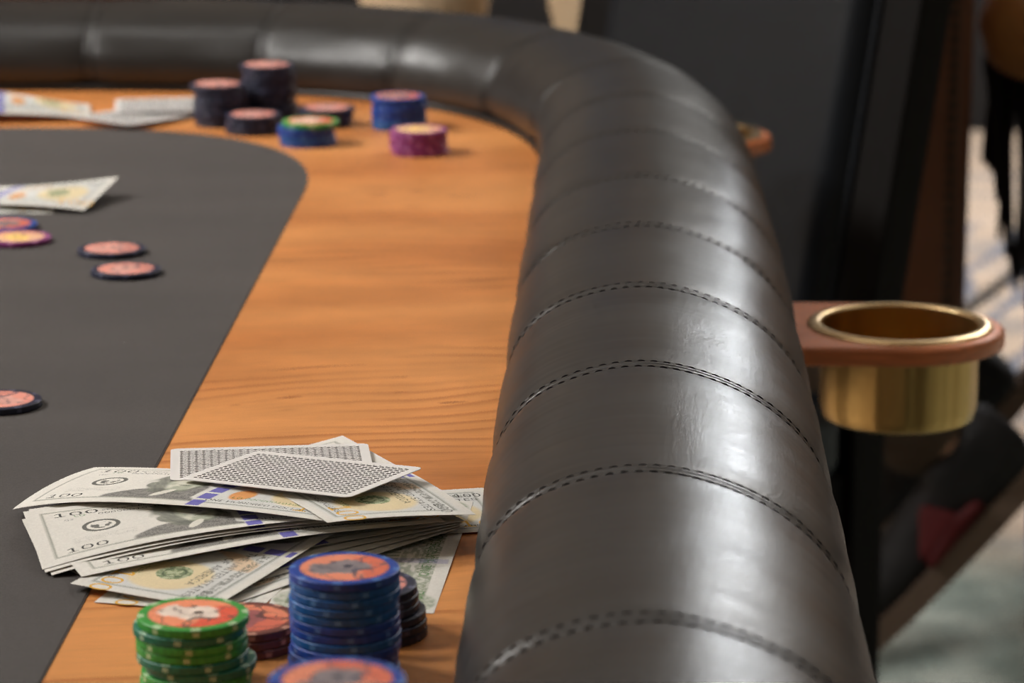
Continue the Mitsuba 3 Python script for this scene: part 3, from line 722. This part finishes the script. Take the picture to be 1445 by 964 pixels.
# loose notes farther off
FAR1 = 'crumpled banknotes on the far part of the table'
bill((-.5000, 2.0459), -11, [[3.0, 1.5, 5.0, 3.5], [3.0, 4.0, 7.0, 8.0], [4.0, 3.0, 6.0, 13.5]], 'front', 'curled banknote on the felt behind the purple chip, right corner lifted', FAR1, seed=3.3)
bill((-.5210, 1.9950), 9, [[1.5, 2.0, 1.2, 1.2], [2, 4, 2.2, 1.2], [2, 3, 2, 1.2]], 'front', 'banknote beneath the curled one on the felt, cut off by the picture edge', FAR1, seed=3.6)
bill((-.5560, 2.3560), 10, [[10, 9, 7, 2.4], [16, 20, 15, 3.4], [12, 15, 10, 2.4]], 'front', 'crumpled banknote on the far racetrack beside the face-down cards', FAR1, seed=4.2)

# ------------------------------------------------------------------ playing cards
CW, CH = 0.0889, 0.0572
def card_back(p, n, uv):
    x, y = uv.x * CW, uv.y * CH
    inside = box_mask(uv.x, uv.y, .0042 / CW, 1 - .0042 / CW, .0042 / CH, 1 - .0042 / CH, .0015)
    ix, iy = x / 0.0033, y / 0.0031
    fx, fy = ix - dr.floor(ix) - .5, iy - dr.floor(iy) - .5
    dia = 1 - smoothstep(.36, .43, dr.abs(fx) * 0.80 + dr.abs(fy) * 1.05)
    gx, gy = ix + .5, iy + .5
    gx, gy = gx - dr.floor(gx) - .5, gy - dr.floor(gy) - .5
    dots = 1 - smoothstep(.13, .19, dr.sqrt(gx * gx + gy * gy))
    ink = inside * dr.maximum(dia, dots)
    return mix((0.74, 0.72, 0.70), (0.018, 0.017, 0.017), 0.95 * ink)
mat('card_print', mikit.proc(card_back), 0.35, 0.45)
def card(corner, ang, lift, label, group):
    """corner = lower-left corner; lift(s, t) gives mm above the table."""
    key = numbered('playing_card')
    R_ = 0.0034
    cs = []
    for cx, cy, a0 in ((CW - R_, R_, -90), (CW - R_, CH - R_, 0), (R_, CH - R_, 90), (R_, R_, 180)):
        for t in np.linspace(a0, a0 + 90, 7):
            cs.append((cx + R_ * math.cos(math.radians(t)), cy + R_ * math.sin(math.radians(t))))
    out = []
    for k in range(len(cs)):   # subdivide long edges
        p, q = np.array(cs[k]), np.array(cs[(k + 1) % len(cs)])
        n = max(1, int(np.linalg.norm(q - p) / .008))
        out += [p + (q - p) * i / n for i in range(n)]
    out = np.array(out)
    cen = np.array([CW / 2, CH / 2])
    rings = [cen + (out - cen) * k for k in (1, .93, .75, .5, .25)]
    xy = np.vstack(rings + [cen[None]])
    n = len(out)
    f = []
    for r in range(4):
        for j in range(n):
            a, b = r * n + j, r * n + (j + 1) % n
            f += [(a, b, b + n), (a, b + n, a + n)]
    f += [(4 * n + j, 4 * n + (j + 1) % n, 5 * n) for j in range(n)]
    f = np.array(f)
    c, s_ = math.cos(math.radians(ang)), math.sin(math.radians(ang))
    z = lift(xy[:, 0] / CW, xy[:, 1] / CH) / 1000
    P = np.column_stack([corner[0] + c * xy[:, 0] - s_ * xy[:, 1], corner[1] + s_ * xy[:, 0] + c * xy[:, 1], ZT + z])
    N = len(P); TH = [0, 0, .0003]
    uv = xy / [CW, CH]
    e = np.arange(n)
    v = np.vstack([P + TH, P, P[:n] + TH, P[:n]])
    side = np.stack([2 * N + e, 2 * N + n + e, 2 * N + n + (e + 1) % n, 2 * N + (e + 1) % n], -1)
    side = np.vstack([side[:, [0, 1, 2]], side[:, [0, 2, 3]]])
    put(key, (v, np.vstack([f, f[:, ::-1] + N, side])), 'card_print', smooth=True, label=label, category='playing card', group=group,
        uv=np.vstack([uv, uv, uv[:n] * 0, uv[:n] * 0]))
HOLE = 'pair of face-down cards on the near banknotes'
card((-.1966, 1.3403), 7.7, lambda s, t: 15.6 + 0.2 * s - 1.2 * t, 'face-down playing card partly covered, under the other card on the near banknotes', HOLE)
card((-.1920, 1.3360), -29.5, lambda s, t: 17.6 + 5.0 * s - 0.6 * t, 'face-down playing card on top of the other card on the near banknotes', HOLE)
HOLE2 = 'pair of face-down cards on the far racetrack'
card((-.3660, 2.3380), 58, lambda s, t: 5.0 - 3.0 * s + 1.0 * t, 'face-down playing card on the far racetrack, left of the pair beside black chips', HOLE2)
card((-.3860, 2.3920), 8, lambda s, t: 5.6 + 1.0 * s + 1.0 * t, 'face-down playing card on the far racetrack lying on the other card of the pair', HOLE2)

# ------------------------------------------------------------------ chairs
def place_parts(key, parts, M):
    for name, mesh, bsdf, sm, lab in parts:
        put(f'{key}__{numbered(key + "__" + name)[len(key) + 2:]}', xf(mesh, M), bsdf, smooth=sm, label=lab)

def tilt_x(mesh, deg, z0):
    """Recline: shear y backwards (+y) with height above z0."""
    mesh = mesh.copy()
    v = mesh.vertices.copy()
    v[:, 1] += np.maximum(v[:, 2] - z0, 0) * math.tan(math.radians(deg))
    mesh.vertices = v
    return mesh

def pad(x0, x1, y0, y1, z0, z1, r, n=14):
    """Soft cushion: rounded box with a swollen face."""
    m = m3.Manifold.batch_hull([m3.Manifold.sphere(r, 24).translate([x, y, z]) for x in (x0 + r, x1 - r) for y in (y0 + r, y1 - r) for z in (z0 + r, z1 - r)])
    mm = m.to_mesh()
    return trimesh.Trimesh(mm.vert_properties[:, :3], mm.tri_verts)

def black_chair(M, label):
    key = numbered('dining_chair')
    H_ = 0.205
    parts = []
    rec = 12
    for sx in (-1, 1):
        post = rbox(min(sx * H_, sx * (H_ - .044)), max(sx * H_, sx * (H_ - .044)), -.02, .022, 0.0, 1.12, .005)
        post = trimesh.util.concatenate([rbox(min(sx * H_, sx * (H_ - .044)), max(sx * H_, sx * (H_ - .044)), -.02, .022, 0.0, .47, .004),
                                         tilt_x(rbox(min(sx * H_, sx * (H_ - .044)), max(sx * H_, sx * (H_ - .044)), -.02, .022, 0.465, 1.12, .004), rec, .47)])
        parts.append(('back_post', post, 'chair_frame', 30, None))
        parts.append(('leg', rbox(min(sx * H_, sx * (H_ - .044)), max(sx * H_, sx * (H_ - .044)), -.46, -.418, 0.0, .42, .004), 'chair_frame', 30, None))
    parts.append(('top_rail', tilt_x(rbox(-H_ + .04, H_ - .04, -.02, .022, 1.075, 1.12, .004), rec, .47), 'chair_frame', 30, None))
    parts.append(('backrest', tilt_x(pad(-H_ + .046, H_ - .046, -.040, .015, .50, 1.073, .026), rec, .47), 'chair_leather', 40, 'padded black leather backrest'))
    for sx in (-1, 1):
        xx = sx * (H_ - .0455)
        parts.append(('piping', tilt_x(tube([(xx, -.021, z) for z in np.linspace(.50, 1.07, 20)], .0032, 8), rec, .47), 'chair_leather', 60, None))
    parts.append(('seat', pad(-H_, H_, -.47, -.022, .40, .485, .028), 'chair_leather', 40, 'padded black leather seat'))
    parts.append(('seat_rail', rbox(-H_ + .01, H_ - .01, -.455, -.01, .345, .41, .004), 'chair_frame', 30, None))
    place_parts(key, parts, M)
    tag(key, label, 'chair')
Mc = np.eye(4)
w_ = np.array([0.70, -0.714, 0]); w_ /= np.linalg.norm(w_)
Mc[:3, 0], Mc[:3, 1], Mc[:3, 2] = w_, np.cross([0, 0, 1], w_), (0, 0, 1)
Mc[:3, 3] = (0.0665, 2.825, 0)
black_chair(Mc, 'black leather chair with high padded back drawn up to the table corner')

def nail_chair(M, label, name='armless_chair'):
    """Brown leather chair: its back is a thick slab edged with dark nailheads. Local: faces -x, back at x 0 to .085."""
    key = numbered(name)
    parts = [('backrest', pad(-.0, .085, 0, .45, .38, 1.06, .018), 'brown_leather', 40, 'brown leather backrest'),
             ('seat', pad(-.45, .005, 0, .45, .38, .48, .025), 'brown_leather', 40, None)]
    heads = []
    for z in np.arange(.42, 1.03, .0135):
        s = trimesh.creation.icosphere(subdivisions=1, radius=.0052); s.apply_scale([1, .5, 1]); s.apply_translation([.064, -.0008, z]); heads.append(s)
    parts.append(('nailheads', trimesh.util.concatenate(heads), 'nail', 60, 'row of dark nailheads'))
    for x, y in ((-.06, .05), (.04, .40), (-.42, .05), (-.42, .40)):
        parts.append(('leg', rbox(x - .02, x + .02, y - .02, y + .02, 0, .385, .004), 'chair_frame', 30, None))
    place_parts(key, parts, M)
    tag(key + '__nailheads', kind='stuff')
    tag(key, label, 'chair')
nail_chair(frame((.268, 3.272, 0), (1, 0, 0)), 'brown leather chair with nailhead trim behind the black chair')
nail_chair(frame((-.45, 3.02, 0), (0, 1, 0)), 'brown leather chair back just above the far end of the padded rail')
Mc2 = np.eye(4)
Mc2[:3, 0], Mc2[:3, 1], Mc2[:3, 3] = (0, -1, 0), (1, 0, 0), (.62, 1.0, 0)
black_chair(Mc2, 'black leather chair standing right of the near part of the rail')
Mc3 = np.eye(4)
Mc3[:3, 0], Mc3[:3, 1], Mc3[:3, 3] = (-1, 0, 0), (0, -1, 0), (.10, -.42, 0)
black_chair(Mc3, 'black leather chair behind the camera at the near end of the table')

# ------------------------------------------------------------------ people
def hull_chain(bones, refine=0.012, smooth=6):
    ms_ = []
    for (p, r), (q, s) in bones:
        a = m3.Manifold.sphere(r, 20).translate(list(map(float, p)))
        b = m3.Manifold.sphere(s, 20).translate(list(map(float, q)))
        ms_.append(m3.Manifold.batch_hull([a, b]))
    m = m3.Manifold.batch_boolean(ms_, m3.OpType.Add)
    m = m.refine_to_length(refine)
    mm = m.to_mesh()
    t = trimesh.Trimesh(mm.vert_properties[:, :3], mm.tri_verts)
    trimesh.smoothing.filter_taubin(t, iterations=smooth * 2)
    return t

def hand_bones(w, d, up, side):
    """Palm with four curled fingers and a thumb. w wrist, d pointing direction, up back of the hand, side +1/-1 thumb side."""
    d = np.array(d, float); d /= np.linalg.norm(d)
    up = np.array(up, float); up -= d * (up @ d); up /= np.linalg.norm(up)
    l = np.cross(up, d) * side
    w = np.array(w, float)
    bones = []
    for k, (off, ln) in enumerate(((.030, .072), (.010, .080), (-.010, .075), (-.029, .060))):
        k0 = w + d * .085 + l * off
        bones.append(((w + l * off * .6, .017), (k0, .0115)))
        k1 = k0 + (d * .9 - up * .35) * ln * .45
        k2 = k1 + (d * .6 - up * .8) * ln * .32
        k3 = k2 + (d * .3 - up * .9) * ln * .25
        bones += [((k0, .0100), (k1, .0090)), ((k1, .0090), (k2, .0082)), ((k2, .0082), (k3, .0072))]
    t0 = w + d * .030 + l * .034
    t1 = t0 + (d * .7 + l * .6) * .042
    t2 = t1 + (d * .95 + l * .05 - up * .3) * .034
    bones += [((w + d * .015 + l * .012, .016), (t0, .014)), ((t0, .013), (t1, .0105)), ((t1, .0105), (t2, .0085))]
    return bones

def person(J, label, top, bottom, group=None, shoes='shoe_upper', extra=None):
    """J: joints head, neck, chest, hip, shoulder/elbow/wrist/hipj/knee/ankle/toe for l and r, all in metres; face direction."""
    key = numbered('person')
    A = {k: np.array(v, float) for k, v in J.items()}
    f = A['face'] / np.linalg.norm(A['face'])
    body = [((A['neck'], .055), (A['head'] - [0, 0, .06], .052)), ((A['chest'], .13), (A['hip'], .125)), ((A['neck'], .055), (A['chest'], .12))]
    for s in 'lr':
        body += [((A['neck'] - [0, 0, .05], .06), (A['sh' + s], .055)), ((A['sh' + s], .055), (A['el' + s], .040)), ((A['el' + s], .040), (A['wr' + s], .027)),
                 ((A['hip'], .11), (A['hj' + s], .085)), ((A['hj' + s], .080), (A['kn' + s], .054)), ((A['kn' + s], .054), (A['an' + s], .036)), ((A['chest'], .11), (A['sh' + s], .06))]
        body += hand_bones(A['wr' + s], A['hd' + s], A.get('hu' + s, np.array([0, 0, 1.0])), 1 if s == 'l' else -1)
    h = A['head']
    sid = np.cross([0, 0, 1.0], f)
    body += [((h + [0, 0, .035], .080), (h + f * .015 + [0, 0, -.02], .074)), ((h + f * .012, .07), (h + f * .045 + [0, 0, -.095], .034)),
             ((h + f * .088 + [0, 0, .005], .009), (h + f * .100 + [0, 0, -.030], .013)),
             ((h + sid * .078 + [0, 0, .01], .012), (h + sid * .080 + [0, 0, -.03], .010)), ((h - sid * .078 + [0, 0, .01], .012), (h - sid * .080 + [0, 0, -.03], .010))]
    put(key, hull_chain(body, .010, 4), 'skin', smooth=True, label=label, category='person', group=group)
    for sg in (-1, 1):
        e = trimesh.creation.icosphere(subdivisions=2, radius=.011); e.apply_translation(h + f * .080 + sid * sg * .030 + [0, 0, .008])
        put(f'{key}__{numbered(key + "__eye")[len(key) + 2:]}', e, 'eye_dark', smooth=True)
    lip = trimesh.creation.icosphere(subdivisions=2, radius=1.0); lip.apply_scale([.022, .010, .007])
    put(f'{key}__mouth', xf(lip, frame(h + f * .082 + [0, 0, -.062], sid)), 'lip', smooth=True)
    hair = hull_chain([((h + [0, 0, .050] - f * .012, .084), (h - f * .035 + [0, 0, -.01], .080)), ((h - f * .04 + [0, 0, .0], .076), (h - f * .045 + [0, 0, -.07], .055))], .012, 4)
    put(f'{key}__hair', hair, 'hair_brown', smooth=True)
    tr = []
    for s in 'lr':
        tr += [((A['hip'], .135), (A['hj' + s], .098)), ((A['hj' + s], .095), (A['kn' + s], .068)), ((A['kn' + s], .068), (A['an' + s] + (A['kn' + s] - A['an' + s]) * .10, .054))]
    tb = hull_chain(tr, .014, 4)
    fold = (meshkit.fbm(tb.vertices * [14, 14, 26], 3, 4) - .5) * .014
    tb.vertices = tb.vertices + tb.vertex_normals * fold[:, None]
    put(f'{key}__trousers', tb, bottom[0], smooth=True, label=bottom[1])
    jk = [((A['chest'], .155), (A['hip'] + [0, 0, .04], .150)), ((A['neck'] - [0, 0, .05], .085), (A['chest'], .15))]
    for s in 'lr':
        jk += [((A['neck'] - [0, 0, .06], .08), (A['sh' + s], .074)), ((A['chest'], .14), (A['sh' + s], .076)), ((A['sh' + s], .074), (A['el' + s], .060)), ((A['el' + s], .060), (A['wr' + s] + (A['el' + s] - A['wr' + s]) * .08, .043))]
    jb = hull_chain(jk, .014, 4)
    fold = (meshkit.fbm(jb.vertices * [16, 16, 22], 3, 8) - .5) * .020
    jb.vertices = jb.vertices + jb.vertex_normals * fold[:, None]
    put(f'{key}__{top[2]}', jb, top[0], smooth=True, label=top[1])
    for s in 'lr':
        an, toe = A['an' + s], A['to' + s]
        d = toe - an
        n_up = A.get('fu' + s, np.array([0, 0, 1.0]))
        fd = d - n_up * (d @ n_up); fd /= np.linalg.norm(fd)
        heel = an - n_up * (0.080) - fd * .055
        M = frame(heel, fd, n_up)
        ls = []
        for x, yw, z in ((.02, .030, .048), (.06, .034, .066), (.12, .040, .055), (.19, .043, .040), (.255, .034, .032)):
            for sy in (-1, 1):
                ls.append(m3.Manifold.sphere(.022, 14).translate([x + .012, sy * (yw - .022), .038]))
                ls.append(m3.Manifold.sphere(.016, 14).translate([x + .006, sy * max(yw - .026, .004), z + .006]))
        collar = [m3.Manifold.sphere(.020, 14).translate([x, sy * .020, .080]) for x in (.022, .080) for sy in (-1, 1)]
        lower = m3.Manifold.batch_hull(ls)
        coll = m3.Manifold.batch_hull(collar + [m3.Manifold.sphere(.026, 14).translate([x, sy * .014, .045]) for x in (.026, .09) for sy in (-1, 1)])
        mm = (lower + coll).refine_to_length(.012).to_mesh()
        up = trimesh.Trimesh(mm.vert_properties[:, :3], mm.tri_verts)
        trimesh.smoothing.filter_taubin(up, iterations=8)
        sk = f'{key}__{numbered(key + "__shoe")[len(key) + 2:]}'
        put(sk, xf(up, M), shoes, smooth=True, label='dark sneaker')
        th = np.linspace(0, 2 * np.pi, 49)[:-1]
        outline = np.stack([.14 + .158 * np.sign(np.cos(th)) * np.abs(np.cos(th)) ** .8, (.043 + .006 * np.cos(th)) * np.sin(th)], 1)
        so = trimesh.creation.extrude_polygon(Polygon(outline), .024, engine='earcut')
        put(sk + '__sole', xf(so, M), 'shoe_sole', smooth=40, label='grey brown rubber sole')
        if extra == 'red':
            for sy in (-1, 1):
                for cs_ in (([.080, sy * .0405, .036], [.150, sy * .0470, .030], [.110, sy * .043, .040]), ([.105, sy * .041, .046], [.150, sy * .044, .040], [.120, sy * .030, .068])):
                    pm = m3.Manifold.batch_hull([m3.Manifold.sphere(.0065, 12).translate(c) for c in cs_]).to_mesh()
                    put(f'{sk}__{numbered(sk + "__side_patch")[len(sk) + 2:]}', xf(trimesh.Trimesh(pm.vert_properties[:, :3], pm.tri_verts), M), 'shoe_red', smooth=50, label='red side patch')
    return key

# standing behind the far end of the table, seen from the thighs
person(dict(head=(-.135, 3.98, 1.66), neck=(-.135, 4.0, 1.48), chest=(-.135, 4.0, 1.27), hip=(-.135, 4.0, .95), face=(0, -1, -.1),
            shl=(.055, 4.0, 1.42), shr=(-.325, 4.0, 1.42), ell=(.165, 4.05, 1.14), elr=(-.435, 4.05, 1.14), wrl=(.135, 3.91, .94), wrr=(-.405, 3.91, .94),
            hdl=(-.1, -.3, -1), hdr=(.1, -.3, -1), hul=(1, 0, 0), hur=(-1, 0, 0),
            hjl=(-.026, 4.0, .90), hjr=(-.245, 4.0, .90), knl=(-.015, 3.97, .49), knr=(-.255, 3.97, .49), anl=(-.01, 4.01, .085), anr=(-.26, 4.01, .085), tol=(.0, 3.83, .02), tor=(-.28, 3.83, .02)),
       'person in khaki trousers standing behind the far end of the table', ('shirt_blue', 'blue shirt', 'shirt'), ('khaki', 'khaki trousers'))
# seated on the brown chair, near foot tucked back on its toes
fu = np.array([-.74, 0, .67])
person(dict(head=(.07, 3.47, 1.26), neck=(.09, 3.47, 1.08), chest=(.095, 3.48, .88), hip=(.10, 3.50, .615), face=(-1, 0, -.1),
            shl=(.09, 3.29, 1.02), shr=(.09, 3.67, 1.02), ell=(.06, 3.235, .80), elr=(.06, 3.74, .80), wrl=(.03, 3.43, .745), wrr=(.03, 3.58, .745),
            hdl=(-.1, .3, -1), hdr=(-.1, -.3, -1), hul=(-1, 0, 0), hur=(-1, 0, 0), hjl=(.09, 3.40, .58), hjr=(.09, 3.60, .58), knl=(-.085, 3.24, .575), knr=(-.12, 3.60, .575),
            anl=(.338, 3.165, .300), anr=(.375, 3.60, .27), tol=(.20, 3.165, .06), tor=(.22, 3.60, .02), ful=fu, fur=fu),
       'person on the brown chair, foot in dark sneaker with red patch tucked back', ('shirt_blue', 'dark shirt', 'shirt'), ('trousers_brown', 'brown trousers'), extra='red')
# seated further right, only an elbow in view
pk = person(dict(head=(.72, 3.62, 1.28), neck=(.72, 3.64, 1.10), chest=(.72, 3.65, .90), hip=(.72, 3.66, .60), face=(-.1, -1, -.1),
                 shl=(.92, 3.62, 1.04), shr=(.545, 3.60, 1.02), ell=(1.02, 3.50, .78), elr=(.428, 3.42, .700), wrl=(.86, 3.28, .66), wrr=(.585, 3.31, .655),
                 hdl=(-.5, -1, -.1), hdr=(.6, -1, -.2), hjl=(.81, 3.60, .56), hjr=(.63, 3.60, .56), knl=(.86, 3.20, .57), knr=(.62, 3.20, .57),
                 anl=(.86, 3.22, .085), anr=(.62, 3.22, .085), tol=(.88, 3.04, .02), tor=(.60, 3.04, .02)),
            'person in brown leather jacket at the right edge, bent elbow pointing left', ('jacket_leather', 'brown leather jacket', 'jacket'), ('dark_cloth', 'black trousers'))
fr_ = []
for i in range(44):
    x = .386 + .0028 * i + rng.uniform(-.002, .002)
    zt_ = .660
    ln = (.10 + .155 * min(1.0, i / 14)) * rng.uniform(.9, 1.08)
    y = 3.44 + rng.uniform(-.012, .012)
    zz = np.linspace(zt_, zt_ - ln, 7)
    fr_.append(tube(np.column_stack([x + .006 * np.sin(np.linspace(0, 2.5, 7) + i), np.full(7, y), zz]), np.linspace(.0058, .0030, 7), 6))
put(pk + '__jacket__fringe', trimesh.util.concatenate(fr_), 'dark_cloth', smooth=True, label='long dark fringe hanging below the sleeve', kind='stuff')
key = numbered('stool')
place_parts(key, [('seat', pad(.54, .92, 3.46, 3.86, .40, .465, .02), 'chair_leather', 40, None)] +
            [('leg', rbox(x - .018, x + .018, y - .018, y + .018, 0, .41, .004), 'chair_frame', 30, None) for x in (.57, .89) for y in (3.49, 3.83)], np.eye(4))
tag(key, 'black stool under the person in the brown leather jacket', 'stool')
# cable lying on the carpet
put('cable', tube([(.40, 4.72, .009), (.50, 4.98, .009), (.578, 5.19, .009), (.632, 5.33, .009), (.687, 5.475, .009), (.80, 5.70, .009), (.98, 5.9, .009), (1.3, 6.1, .009)], .0075, 10), 'black_bead', smooth=True,
    label='black cable lying on the carpet at the right', category='cable')
